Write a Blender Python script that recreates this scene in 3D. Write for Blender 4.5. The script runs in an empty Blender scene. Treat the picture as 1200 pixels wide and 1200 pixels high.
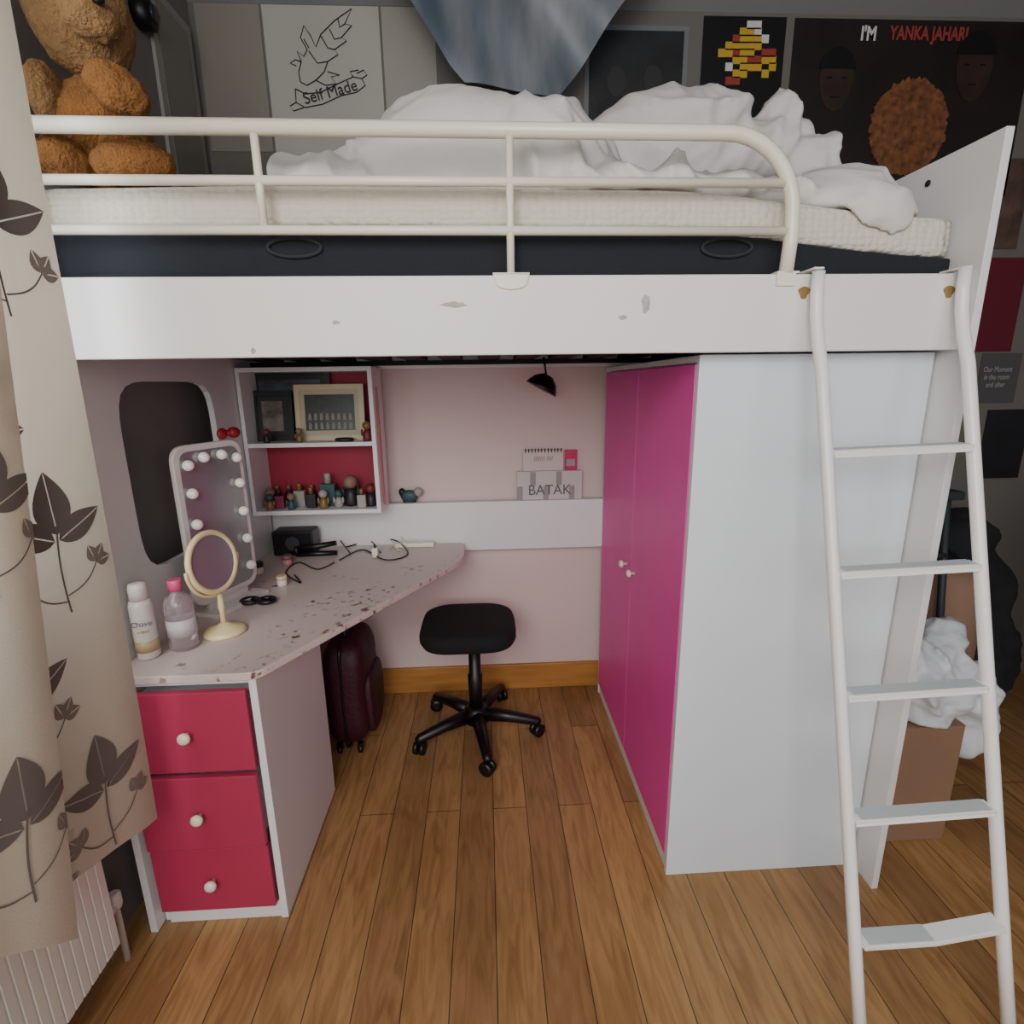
import bpy, bmesh, math, random
from mathutils import Vector, Matrix, noise
random.seed(4)
C = bpy.context.scene.collection
PI = math.pi
# ---------------------------------------------------------------- camera model
H=1.405; D=1.187; F=625.0
T=math.radians(13.5); YW=math.radians(2.75); RL=math.radians(0.8)
def ray(px,py):
    a=px-600; b=py-600
    u=a*math.cos(RL)-b*math.sin(RL); v=a*math.sin(RL)+b*math.cos(RL)
    fw=F*math.cos(T)-v*math.sin(T); z=-F*math.sin(T)-v*math.cos(T)
    return Vector((u*math.cos(YW)+fw*math.sin(YW), fw*math.cos(YW)-u*math.sin(YW), z))
CAM=Vector((0,-D,H))
def PY(px,py,Y): r=ray(px,py); return CAM+r*((Y+D)/r.y)
def PX(px,py,X): r=ray(px,py); return CAM+r*(X/r.x)
def PZ(px,py,Z): r=ray(px,py); return CAM+r*((Z-H)/r.z)
cd=bpy.data.cameras.new('camera'); cam=bpy.data.objects.new('camera',cd); C.objects.link(cam)
Rt=Vector((math.cos(YW),-math.sin(YW),0)); Fh=Vector((math.sin(YW),math.cos(YW),0)); Z=Vector((0,0,1))
Up=Fh*math.sin(T)+Z*math.cos(T); A=Fh*math.cos(T)-Z*math.sin(T)
ri=Rt*math.cos(RL)-Up*math.sin(RL); ui=Rt*math.sin(RL)+Up*math.cos(RL)
M=Matrix((ri,ui,-A)).transposed().to_4x4(); M.translation=CAM
cam.matrix_world=M; cd.sensor_width=36; cd.lens=36*F/1200; cd.clip_start=.02
bpy.context.scene.camera=cam
# ---------------------------------------------------------------- materials
def lin(c): return tuple((x/12.92 if x<=.04045 else ((x+.055)/1.055)**2.4) for x in c)
def hexc(h): h=h.lstrip('#'); return lin(tuple(int(h[i:i+2],16)/255 for i in (0,2,4)))
def mat(name,col,rough=.5,metal=0,var=None,bump=None,spec=None,trans=0,emit=0,stretch=(1,1,1),col2=None,rot=(0,0,0),sheen=0):
    m=bpy.data.materials.new(name); m.use_nodes=True; nt=m.node_tree; n=nt.nodes; l=nt.links
    b=n['Principled BSDF']; c=hexc(col) if isinstance(col,str) else col
    b.inputs['Base Color'].default_value=(*c,1); b.inputs['Roughness'].default_value=rough; b.inputs['Metallic'].default_value=metal
    if sheen: b.inputs['Sheen Weight'].default_value=sheen; b.inputs['Sheen Tint'].default_value=(*c,1)
    if trans: b.inputs['Transmission Weight'].default_value=trans
    if spec is not None: b.inputs['Specular IOR Level'].default_value=spec
    if emit: b.inputs['Emission Color'].default_value=(*c,1); b.inputs['Emission Strength'].default_value=emit
    if var or bump:
        tc=n.new('ShaderNodeTexCoord'); mp=n.new('ShaderNodeMapping'); mp.inputs['Scale'].default_value=stretch; mp.inputs['Rotation'].default_value=rot
        l.new(tc.outputs['Object'],mp.inputs['Vector'])
    if var:
        t=n.new('ShaderNodeTexNoise'); t.inputs['Scale'].default_value=var[0]; t.inputs['Detail'].default_value=5
        l.new(mp.outputs[0],t.inputs['Vector'])
        r=n.new('ShaderNodeValToRGB'); k=var[1]; c2=hexc(col2) if col2 else tuple(x*(1-k) for x in c)
        lo=var[2] if len(var)>2 else .3; hi=var[3] if len(var)>3 else .7
        r.color_ramp.elements[0].position=lo; r.color_ramp.elements[1].position=hi
        r.color_ramp.elements[0].color=(*c2,1); r.color_ramp.elements[1].color=(*c,1)
        l.new(t.outputs['Fac'],r.inputs[0]); l.new(r.outputs[0],b.inputs['Base Color'])
    if bump:
        t=n.new('ShaderNodeTexNoise'); t.inputs['Scale'].default_value=bump[0]; t.inputs['Detail'].default_value=4
        l.new(mp.outputs[0],t.inputs['Vector'])
        bp=n.new('ShaderNodeBump'); bp.inputs['Strength'].default_value=bump[1]; bp.inputs['Distance'].default_value=.01
        l.new(t.outputs['Fac'],bp.inputs['Height']); l.new(bp.outputs[0],b.inputs['Normal'])
    return m
def floor_mat():
    m=bpy.data.materials.new('oak_planks'); m.use_nodes=True; nt=m.node_tree; n=nt.nodes; l=nt.links; b=n['Principled BSDF']
    tc=n.new('ShaderNodeTexCoord'); mp=n.new('ShaderNodeMapping'); mp.inputs['Rotation'].default_value=(0,0,PI/2)
    mp.inputs['Location'].default_value=(.2,.02,0)
    l.new(tc.outputs['Object'],mp.inputs[0])
    br=n.new('ShaderNodeTexBrick'); br.inputs['Scale'].default_value=1; br.inputs['Brick Width'].default_value=1.15; br.inputs['Row Height'].default_value=.112
    br.inputs['Mortar Size'].default_value=.0014; br.inputs['Mortar Smooth'].default_value=.3; br.offset=.37; br.inputs['Bias'].default_value=0
    br.inputs['Color1'].default_value=(*hexc('#96704a'),1); br.inputs['Color2'].default_value=(*hexc('#b98f5c'),1); br.inputs['Mortar'].default_value=(*hexc('#463120'),1)
    l.new(mp.outputs[0],br.inputs['Vector'])
    mp2=n.new('ShaderNodeMapping'); mp2.inputs['Scale'].default_value=(12,1.6,1); l.new(tc.outputs['Object'],mp2.inputs[0])
    no=n.new('ShaderNodeTexNoise'); no.inputs['Scale'].default_value=3; no.inputs['Detail'].default_value=8; no.inputs['Distortion'].default_value=1.4; l.new(mp2.outputs[0],no.inputs[0])
    rp=n.new('ShaderNodeValToRGB'); rp.color_ramp.elements[0].position=.3; rp.color_ramp.elements[0].color=(.52,.43,.34,1); rp.color_ramp.elements[1].position=.62; rp.color_ramp.elements[1].color=(1.0,1.0,1.0,1)
    l.new(no.outputs['Fac'],rp.inputs[0])
    mx=n.new('ShaderNodeMixRGB'); mx.blend_type='MULTIPLY'; mx.inputs[0].default_value=.7; l.new(br.outputs['Color'],mx.inputs[1]); l.new(rp.outputs[0],mx.inputs[2])
    n3=n.new('ShaderNodeTexNoise'); n3.inputs['Scale'].default_value=2.2; n3.inputs['Detail'].default_value=4; l.new(tc.outputs['Object'],n3.inputs[0])
    r3=n.new('ShaderNodeValToRGB'); r3.color_ramp.elements[0].position=.35; r3.color_ramp.elements[0].color=(.78,.74,.7,1); r3.color_ramp.elements[1].position=.6; l.new(n3.outputs['Fac'],r3.inputs[0])
    m2=n.new('ShaderNodeMixRGB'); m2.blend_type='MULTIPLY'; m2.inputs[0].default_value=.8; l.new(mx.outputs[0],m2.inputs[1]); l.new(r3.outputs[0],m2.inputs[2])
    l.new(m2.outputs[0],b.inputs['Base Color'])
    rr=n.new('ShaderNodeMapRange'); rr.inputs['To Min'].default_value=.3; rr.inputs['To Max'].default_value=.55; l.new(n3.outputs['Fac'],rr.inputs[0]); l.new(rr.outputs[0],b.inputs['Roughness'])
    bp=n.new('ShaderNodeBump'); bp.inputs['Strength'].default_value=.2; bp.inputs['Distance'].default_value=.003; bp.invert=True; l.new(br.outputs['Fac'],bp.inputs['Height']); l.new(bp.outputs[0],b.inputs['Normal'])
    return m
def wall_mat():  # dimness above and right of the bed is put into the wall colour
    m=bpy.data.materials.new('wall_painted_shade'); m.use_nodes=True; nt=m.node_tree; n=nt.nodes; l=nt.links; b=n['Principled BSDF']
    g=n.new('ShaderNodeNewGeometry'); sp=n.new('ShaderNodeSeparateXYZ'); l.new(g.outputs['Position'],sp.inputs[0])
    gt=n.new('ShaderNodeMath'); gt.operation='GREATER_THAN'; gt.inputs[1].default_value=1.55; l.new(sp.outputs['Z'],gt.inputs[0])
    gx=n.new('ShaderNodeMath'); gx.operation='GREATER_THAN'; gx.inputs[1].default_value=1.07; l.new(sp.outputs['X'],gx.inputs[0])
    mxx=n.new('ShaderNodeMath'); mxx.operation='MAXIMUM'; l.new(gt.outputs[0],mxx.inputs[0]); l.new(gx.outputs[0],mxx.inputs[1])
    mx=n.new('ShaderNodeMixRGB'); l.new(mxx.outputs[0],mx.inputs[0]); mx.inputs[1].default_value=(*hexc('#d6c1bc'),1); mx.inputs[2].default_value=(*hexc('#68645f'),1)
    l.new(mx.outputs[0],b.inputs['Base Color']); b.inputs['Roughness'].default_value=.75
    return m
MW=mat('white_melamine','#e0dfdf',.42,var=(2.2,.05)); MWC=mat('cool_white_melamine','#dbe1e7',.38,var=(2.2,.05))
MWS=mat('white_board','#e4e1de',.45,var=(2,.04))
def desk_mat():
    base='#ccbab3'
    m=mat('worn_desk_top',base,.35,var=(38,.5,.36,.44),col2='#6d4438'); nt=m.node_tree; n=nt.nodes; l=nt.links; b=n['Principled BSDF']
    r=[x for x in n if x.type=='VALTORGB'][0]
    t=n.new('ShaderNodeTexNoise'); t.inputs['Scale'].default_value=7; t.inputs['Detail'].default_value=3; tc=[x for x in n if x.type=='TEX_COORD'][0]; l.new(tc.outputs['Object'],t.inputs['Vector'])
    sp=n.new('ShaderNodeSeparateXYZ'); l.new(tc.outputs['Object'],sp.inputs[0])
    a=n.new('ShaderNodeMath'); a.operation='MULTIPLY'; a.inputs[1].default_value=.865; l.new(sp.outputs['X'],a.inputs[0])
    c=n.new('ShaderNodeMath'); c.operation='MULTIPLY_ADD'; c.inputs[1].default_value=-.503; l.new(sp.outputs['Y'],c.inputs[0]); l.new(a.outputs[0],c.inputs[2])
    mr=n.new('ShaderNodeMapRange'); mr.inputs['From Min'].default_value=0.0; mr.inputs['From Max'].default_value=.285; mr.inputs['To Min'].default_value=-.10; mr.inputs['To Max'].default_value=.03; l.new(c.outputs[0],mr.inputs[0])
    ad=n.new('ShaderNodeMath'); l.new(t.outputs['Fac'],ad.inputs[0]); l.new(mr.outputs[0],ad.inputs[1])
    q=n.new('ShaderNodeValToRGB'); q.color_ramp.elements[0].position=.46; q.color_ramp.elements[1].position=.56; l.new(ad.outputs[0],q.inputs[0])
    mx=n.new('ShaderNodeMixRGB'); l.new(q.outputs[0],mx.inputs[0]); mx.inputs[1].default_value=(*hexc(base),1); l.new(r.outputs[0],mx.inputs[2]); l.new(mx.outputs[0],b.inputs['Base Color'])
    return m
MDESK=desk_mat()
MMET=mat('cream_metal','#e6dfcd',.28); MLAD=mat('white_ladder_metal','#e9e7e4',.28); MGREY=mat('grey_tread','#bcc0c3',.5)
MRED=mat('crimson_laminate','#ad3252',.45,var=(3,.1)); MPINK=mat('magenta_laminate','#f04cae',.42,var=(3,.08)); MHUT=mat('crimson_back','#9a1d38',.6)
MBLK=mat('black_plastic','#0b0b0c',.4); MBF=mat('black_fabric','#0a0a0c',.9,bump=(300,.3)); MNAVY=mat('navy_fabric','#131820',.85,bump=(200,.2))
MMATT=bpy.data.materials.new('quilted_mattress'); MMATT.use_nodes=True
def mk_quilt():
    nt=MMATT.node_tree; n=nt.nodes; l=nt.links; b=n['Principled BSDF']; b.inputs['Base Color'].default_value=(*hexc('#d2ccbc'),1); b.inputs['Roughness'].default_value=.85
    tc=n.new('ShaderNodeTexCoord'); mp=n.new('ShaderNodeMapping'); mp.inputs['Scale'].default_value=(1,1,1.3); l.new(tc.outputs['Object'],mp.inputs[0])
    vo=n.new('ShaderNodeTexVoronoi'); vo.inputs['Scale'].default_value=58; vo.inputs['Randomness'].default_value=.35; l.new(mp.outputs[0],vo.inputs['Vector'])
    bp=n.new('ShaderNodeBump'); bp.inputs['Strength'].default_value=.95; bp.inputs['Distance'].default_value=.007; bp.invert=True
    l.new(vo.outputs['Distance'],bp.inputs['Height']); l.new(bp.outputs[0],b.inputs['Normal'])
mk_quilt()
MSHEET=mat('white_cotton','#d6d2d0',.9,bump=(22,.35),var=(3,.08)); MOAK=mat('oak_skirting','#b9803f',.45,var=(4,.3),stretch=(1,8,10))
def trans_mat(m,k):
    n=m.node_tree.nodes; l=m.node_tree.links; b=n['Principled BSDF']; o=n['Material Output']; t=n.new('ShaderNodeBsdfTranslucent'); mx=n.new('ShaderNodeMixShader'); mx.inputs[0].default_value=k
    src=b.inputs['Base Color'].links
    if src: l.new(src[0].from_socket,t.inputs[0])
    else: t.inputs[0].default_value=b.inputs['Base Color'].default_value
    l.new(b.outputs[0],mx.inputs[1]); l.new(t.outputs[0],mx.inputs[2]); l.new(mx.outputs[0],o.inputs[0]); return m
MCUR=trans_mat(mat('curtain_cloth','#cabda9',.9,var=(3,.06),bump=(350,.15)),.3); MLEAF=mat('curtain_dark_leaf','#665c56',.9); MLEAF2=mat('curtain_taupe_leaf','#7d7169',.9); MLEAF3=mat('curtain_pale_leaf','#b2a696',.9)
MINK=mat('ink','#1c1c1c',.7); MPBLK=mat('print_black','#0d0d10',.45); MCREAM=mat('cream_plastic','#e2cf9c',.35)
MMIRR=mat('mirror_glass','#9a9d9e',.14,metal=.6); MGLASS=mat('clear_plastic','#f3dfe4',.08,trans=.85); MBULB=mat('bulb_glass','#fbf6ee',.15)
MORANGE=mat('orange_plush','#8a5a2a',1,bump=(170,1),var=(30,.3),sheen=.5); MTAN=mat('tan_plush','#8f6b42',1,bump=(170,1),var=(30,.25),sheen=.5)
MRADI=mat('radiator_enamel','#d6d9d0',.35); MCARD=mat('cardboard','#8f6f57',.8,var=(3,.15))
MGR=mat('grey_plastic','#272c31',.6); MPK=mat('pink_plastic','#c2185b',.35); MBAG=mat('white_carrier_bag','#cfd2d8',.4,bump=(14,.6))
MTEXTR=mat('red_print','#8f3530',.6); MTEXTW=mat('white_print','#c8c8c8',.6); MYEL=mat('yellow_print','#bd9a2c',.6)
MMAROON=mat('maroon_fabric','#38071a',.6,bump=(60,.3)); MSCUFF=mat('scuff_grey','#b9b3af',.7,var=(60,.3))
# ---------------------------------------------------------------- mesh builder
def worg(o):
    v=Vector((0,0,0))
    while o is not None: v=v+o.location; o=o.parent
    return v
class MB:
    def __init__(s): s.v=[]; s.f=[]; s.m=[]; s.s=[]
    def add(s,vs,fs,mi=0,sm=False):
        k=len(s.v); s.v+= [Vector(p) for p in vs]
        for f in fs: s.f.append([k+i for i in f]); s.m.append(mi); s.s.append(sm)
    def xf(s,Mx): s.v=[Mx@p for p in s.v]; return s
    def box(s,x0,x1,y0,y1,z0,z1,mi=0,Mx=None):
        vs=[Vector((x,y,z)) for x in (x0,x1) for y in (y0,y1) for z in (z0,z1)]
        if Mx: vs=[Mx@p for p in vs]
        s.add(vs,[(0,1,3,2),(4,6,7,5),(0,4,5,1),(2,3,7,6),(0,2,6,4),(1,5,7,3)],mi); return s
    def tube(s,pts,r,seg=12,mi=0,closed=False,caps=True):
        pts=[Vector(p) for p in pts]; n=len(pts); rs=r if isinstance(r,(list,tuple)) else [r]*n
        up=None; vs=[]
        for i,p in enumerate(pts):
            if closed: t=pts[(i+1)%n]-pts[i-1]
            else: t=pts[min(i+1,n-1)]-pts[max(i-1,0)]
            t.normalize()
            if up is None:
                up=Vector((0,0,1)) if abs(t.z)<.9 else Vector((1,0,0))
            a=(up-t*up.dot(t)).normalized(); b=t.cross(a); up=a
            for j in range(seg):
                th=2*PI*j/seg; vs.append(p+(a*math.cos(th)+b*math.sin(th))*rs[i])
        fs=[]; m=n if closed else n-1
        for i in range(m):
            for j in range(seg):
                k=(i+1)%n; fs.append((i*seg+j,i*seg+(j+1)%seg,k*seg+(j+1)%seg,k*seg+j))
        s.add(vs,fs,mi,True)
        if caps and not closed:
            k=len(s.v)-n*seg
            s.f.append([k+j for j in range(seg)]); s.m.append(mi); s.s.append(False)
            s.f.append([k+(n-1)*seg+j for j in range(seg)]); s.m.append(mi); s.s.append(False)
        return s
    def lathe(s,prof,c,seg=24,mi=0,Mx=None):
        c=Vector(c); vs=[]
        for (r,z) in prof:
            for j in range(seg):
                th=2*PI*j/seg; p=Vector((r*math.cos(th),r*math.sin(th),z))
                if Mx: p=Mx@p
                vs.append(p+c)
        fs=[(i*seg+j,i*seg+(j+1)%seg,(i+1)*seg+(j+1)%seg,(i+1)*seg+j) for i in range(len(prof)-1) for j in range(seg)]
        k=len(s.v); s.add(vs,fs,mi,True)
        s.f.append([k+j for j in range(seg)]); s.m.append(mi); s.s.append(False)
        s.f.append([k+(len(prof)-1)*seg+j for j in range(seg)]); s.m.append(mi); s.s.append(False)
        return s
    def ell(s,c,r,mi=0,seg=20,Mx=None,fn=None):
        c=Vector(c); r=Vector(r) if not isinstance(r,(int,float)) else Vector((r,r,r)); rings=max(8,seg//2); vs=[]
        for i in range(rings+1):
            ph=PI*i/rings
            for j in range(seg):
                th=2*PI*j/seg; d=Vector((math.sin(ph)*math.cos(th),math.sin(ph)*math.sin(th),math.cos(ph)))
                p=Vector((d.x*r.x,d.y*r.y,d.z*r.z))
                if Mx: p=Mx@p
                p=p+c
                if fn: p=fn(p,d)
                vs.append(p)
        s.add(vs,[(i*seg+j,i*seg+(j+1)%seg,(i+1)*seg+(j+1)%seg,(i+1)*seg+j) for i in range(rings) for j in range(seg)],mi,True); return s
    def prism(s,poly,ax,a0,a1,mi=0,sm=False):
        def P(q,a): return {'x':(a,q[0],q[1]),'y':(q[0],a,q[1]),'z':(q[0],q[1],a)}[ax]
        n=len(poly); vs=[P(q,a0) for q in poly]+[P(q,a1) for q in poly]
        s.add(vs,[(i,(i+1)%n,n+(i+1)%n,n+i) for i in range(n)],mi,sm)
        k=len(s.v)-2*n
        s.f.append([k+i for i in range(n)]); s.m.append(mi); s.s.append(False)
        s.f.append([k+n+i for i in range(n)]); s.m.append(mi); s.s.append(False)
        return s
    def build(s,name,mats,parent=None,bevel=0,mods=None):
        if not isinstance(mats,(list,tuple)): mats=[mats]
        if parent is not None: org=worg(parent)
        else:
            xs=[p.x for p in s.v]; ys=[p.y for p in s.v]; zs=[p.z for p in s.v]
            org=Vector(((min(xs)+max(xs))/2,(min(ys)+max(ys))/2,min(zs)))
        me=bpy.data.meshes.new(name); me.from_pydata([tuple(p-org) for p in s.v],[],s.f)
        for m in mats: me.materials.append(m)
        for i,p in enumerate(me.polygons): p.material_index=s.m[i]; p.use_smooth=s.s[i]
        bm=bmesh.new(); bm.from_mesh(me); bmesh.ops.remove_doubles(bm,verts=bm.verts,dist=1e-5); bmesh.ops.recalc_face_normals(bm,faces=bm.faces); bm.to_mesh(me); bm.free()
        o=bpy.data.objects.new(name,me); C.objects.link(o)
        if parent is not None: o.parent=parent
        else: o.location=org
        if bevel:
            b=o.modifiers.new('bevel','BEVEL'); b.width=bevel; b.segments=2; b.limit_method='ANGLE'; b.angle_limit=.7
        if mods: mods(o)
        return o
def tag(o,label,cat,group=None):
    o['label']=label; o['category']=cat
    if group: o['group']=group
    return o
def thing(name,label,cat,loc,group=None):
    o=bpy.data.objects.new(name,None); C.objects.link(o); o.location=loc; o.empty_display_size=.05
    return tag(o,label,cat,group)
def struct(name,mb,m,bevel=0):
    o=mb.build(name,m,None,bevel); o['kind']='structure'; return o
def rpoly(pts,rad,n=6):
    out=[]; N=len(pts)
    for i,p in enumerate(pts):
        p=Vector(p).to_2d(); a=Vector(pts[i-1]).to_2d(); b=Vector(pts[(i+1)%N]).to_2d(); r=rad[i] if isinstance(rad,(list,tuple)) else rad
        if r<=0: out.append(tuple(p)); continue
        p0=p+(a-p).normalized()*r; p1=p+(b-p).normalized()*r
        for k in range(n+1):
            t=k/n; q=p0*(1-t)**2+p*2*t*(1-t)+p1*t*t; out.append(tuple(q))
    return out
def text(s,parent,name,loc,size,m,rot=(PI/2,0,0),align='CENTER',bold=.0,ext=.0004,sx=1):
    cu=bpy.data.curves.new('t','FONT'); cu.body=s; cu.size=size; cu.align_x=align; cu.align_y='CENTER'; cu.extrude=ext; cu.offset=bold
    o=bpy.data.objects.new('t',cu); C.objects.link(o); bpy.context.view_layer.update()
    me=bpy.data.meshes.new_from_object(o.evaluated_get(bpy.context.evaluated_depsgraph_get())); bpy.data.objects.remove(o)
    for v in me.vertices: v.co.x*=sx
    me.materials.clear(); me.materials.append(m)
    t=bpy.data.objects.new(name,me); C.objects.link(t); t.parent=parent; t.location=Vector(loc)-worg(parent); t.rotation_euler=rot
    return t
# ---------------------------------------------------------------- room
WY=1.09; WX=-1.0; RX=2.6; CZ=2.79; FY=-3.2
struct('floor',MB().box(WX-.1,RX+.1,FY,WY+.1,-.05,0),floor_mat())
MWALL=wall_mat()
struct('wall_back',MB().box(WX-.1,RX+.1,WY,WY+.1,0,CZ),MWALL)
ML=mat('left_wall_paint','#7f7875',.8,var=(2,.08))
wl=MB(); wl.box(WX-.1,WX,-.12,WY,0,CZ); wl.box(WX-.1,WX,-1.3,-.12,0,1.0); wl.box(WX-.1,WX,-1.3,-.12,2.35,CZ); wl.box(WX-.1,WX,FY,-1.3,0,CZ)
struct('wall_left',wl,ML)
struct('wall_right',MB().box(RX,RX+.1,FY,WY,0,CZ),ML)
struct('ceiling',MB().box(WX-.1,RX+.1,FY,WY+.1,CZ,CZ+.05),mat('ceiling_paint','#8f9090',.8))
struct('trim_1',MB().prism([(WY-.07,CZ),(WY-.06,CZ-.03),(WY-.02,CZ-.06),(WY,CZ-.075),(WY,CZ)],'x',WX,RX),mat('coving_paint','#7e7f7f',.7))
struct('baseboard_back',MB().box(WX,RX,WY-.016,WY,0,.125),MOAK,.003)
wf=MB()
for y0,y1,z0,z1 in ((-1.3,-1.24,1.0,2.35),(-.18,-.12,1.0,2.35),(-1.24,-.18,1.0,1.06),(-1.24,-.18,2.29,2.35),(-.73,-.69,1.06,2.29)): wf.box(WX-.08,WX-.03,y0,y1,z0,z1)
w1=wf.build('window_1',MRADI); w1['kind']='structure'
MB().box(WX-.06,WX-.05,-1.24,-.18,1.06,2.29).build('window_pane',mat('window_sky','#cfe0f5',.3,emit=2.5),w1)
# ---------------------------------------------------------------- loft bed
bed=thing('loft_bed','white high sleeper bed with crimson desk area and wardrobe beneath','bed',(.08,.5,0))
MB().box(-.898,1.058,0,.022,1.466,1.624).build('front_board',MWS,bed,.002)
def holed_panel():
    m=MB(); y0,y1,z0,z1=-.02,1.02,0,1.9; cy,cz,hy,hz=.435,1.175,.24,.25
    angs=sorted(set([2*PI*i/64 for i in range(64)]+[math.atan2(a-cz,b-cy)%(2*PI) for a in (z0,z1) for b in (y0,y1)]))
    inner=[];outer=[]
    for a in angs:
        c,s=math.cos(a),math.sin(a); p=6
        r=1/((abs(c)/hy)**p+(abs(s)/hz)**p)**(1/p); inner.append((cy+r*c,cz+r*s))
        ts=[]
        if c>1e-6: ts.append((y1-cy)/c)
        if c<-1e-6: ts.append((y0-cy)/c)
        if s>1e-6: ts.append((z1-cz)/s)
        if s<-1e-6: ts.append((z0-cz)/s)
        t=min(ts); outer.append((cy+t*c,cz+t*s))
    n=len(angs); vs=[]
    for x in (-.92,-.902):
        vs+=[(x,*p) for p in inner]+[(x,*p) for p in outer]
    fs=[]
    for i in range(n):
        j=(i+1)%n
        fs+=[(i,j,n+j,n+i),(2*n+i,2*n+j,3*n+j,3*n+i),(i,j,2*n+j,2*n+i),(n+i,n+j,3*n+j,3*n+i)]
    m.add(vs,fs); return m
holed_panel().build('end_panel',MW,bed)
MB().box(1.06,1.078,-.02,1.04,0,1.895).build('end_panel',MW,bed,.0015)
q=PX(1088,215,1.059); MB().lathe([(.007,0),(.007,.003)],q,16,0,Matrix.Rotation(-PI/2,4,'Y')).build('bolt_hole_cap',MBLK,bed)
MB().box(-.9,1.058,1.03,1.072,.706,.92).build('back_board',MW,bed,.002)
MB().box(-.9,1.058,1.03,1.05,1.47,1.64).build('back_board',MW,bed,.002)
MDS=mat('dark_slats','#1d1a1a',.8)
for i in range(14): x=-.86+i*.14; MB().box(x,x+.08,.024,1.028,1.50,1.518).build('slat',MDS,bed)
for y in (.024,1.0): MB().box(-.9,1.058,y,y+.026,1.482,1.4995).build('slat_rail',MDS,bed)
RY=.005
top=[(-.9,RY,1.893),(.50,RY,1.888)]+[(.50+.15*math.sin(a),RY,1.738+.15*math.cos(a)) for a in [PI/2*i/10 for i in range(1,11)]]+[(.652,RY,1.70),(.648,RY,1.626)]
MB().tube(top,.0145,14).build('guard_rail',MMET,bed)
MB().tube([(-.9,RY,1.80),(.64,RY,1.798)],.0095,12).build('guard_rail_bar',MMET,bed)
MB().tube([(-.9,RY,1.712),(.64,RY,1.708)],.0095,12).build('guard_rail_bar',MMET,bed)
MB().tube([(-.43,RY,1.712),(-.43,RY,1.89)],.008,12).build('guard_rail_post',MMET,bed)
MB().tube([(.062,RY,1.61),(.062,RY,1.89)],.008,12).build('guard_rail_post',MMET,bed)
def bracket(x):
    m=MB(); pts=[(x-.038,1.626),(x+.038,1.626)]+[(x+.033*math.cos(a),1.609+.013*math.sin(a)) for a in [-PI*i/8 for i in range(1,8)]]
    m.prism(pts,'y',-.006,-.0005); m.box(x-.038,x+.038,-.006,.03,1.625,1.628); return m
bracket(.062).build('rail_bracket',MMET,bed)
MB().box(.625,.672,-.006,.03,1.625,1.629).box(.625,.665,-.006,-.0005,1.6,1.625).build('rail_bracket',MMET,bed)
for px,py,w_,h_ in ((532,357,.034,.007),(757,356,.012,.022),(730,372,.012,.006),(394,378,.010,.005),(297,411,.006,.008)):
    c=PY(px,py,0); random.seed(px)
    MB().prism([(c.x+w_*random.uniform(.6,1)*math.cos(a),c.z+h_*random.uniform(.6,1)*math.sin(a)) for a in [2*PI*i/16 for i in range(16)]],'y',-.0006,0).build('scuff_mark',MSCUFF,bed)
MCHIP=mat('bare_chipboard','#9b7d4a',.9,var=(60,.3))
for px,py in ((942,343),(1112,342)):
    c=PY(px,py,0); MB().prism([(c.x+.012*math.cos(a)*(1+.3*math.sin(3*a)),c.z+.013*math.sin(a)) for a in [2*PI*i/14 for i in range(14)]],'y',-.0008,0).build('chipped_patch',MCHIP,bed)
# ladder (leans a little to the left)
lad=thing('ladder','white metal bunk ladder hooked over the right end of the bed front','ladder',(.88,-.4,0))
ML_=Matrix.Translation((.860,0,1.60))@Matrix.Rotation(math.radians(-1.5),4,'Y')@Matrix.Translation((-.858,0,-1.60))
def LY(z): return -.062-(1.45-z)*.2536
for x in (.70,1.018):
    pts=[(x,-.026,1.628),(x,-.027,1.58),(x,-.032,1.54),(x,-.045,1.49)]+[(x,LY(z),z) for z in (1.43,1.2,.9,.6,.3,.0)]
    MB().tube(pts,.0128,14).xf(ML_).build('stringer',MLAD,lad)
    hk=MB(); hk.box(x-.011,x+.011,-.03,.028,1.628,1.632); hk.box(x-.011,x+.011,.0235,.027,1.60,1.628)
    hk.build('hook',MLAD,lad,.001)
for i,z in enumerate((1.262,1.019,.773,.526,.281)):
    y=LY(z); m=MB(); Mx=ML_@Matrix.Translation((0,y,z))
    if i<4:
        m.box(.710,1.008,-.015,.017,-.005,.004,0,Mx)
        m.box(.710,1.008,-.015,-.011,-.012,-.005,0,Mx); r=m.build('rung',MLAD,lad,.0015)
        MB().box(.720,.998,-.014,.016,.004,.006,0,Mx).build('tread_pad',MGREY,r)
    else:
        for xa,xb,za,zb in ((.710,.862,0,-.004),(.862,1.008,-.004,.014)):
            m.add([Mx@Vector((x_,y_,zz+dz)) for x_,dz in ((xa,za),(xb,zb)) for y_ in (-.018,.02) for zz in (-.007,.005)],[(0,1,3,2),(4,6,7,5),(0,4,5,1),(2,3,7,6),(0,2,6,4),(1,5,7,3)])
        r=m.build('rung',MLAD,lad,.0015); m=MB()
        m.add([Mx@Vector((x_,y_,zz+dz)) for x_,dz in ((.72,0),(.855,-.003)) for y_ in (-.016,.018) for zz in (.005,.0075)],[(0,1,3,2),(4,6,7,5),(0,4,5,1),(2,3,7,6),(0,2,6,4),(1,5,7,3)])
        m.build('tread_pad',MGREY,r)
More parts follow.
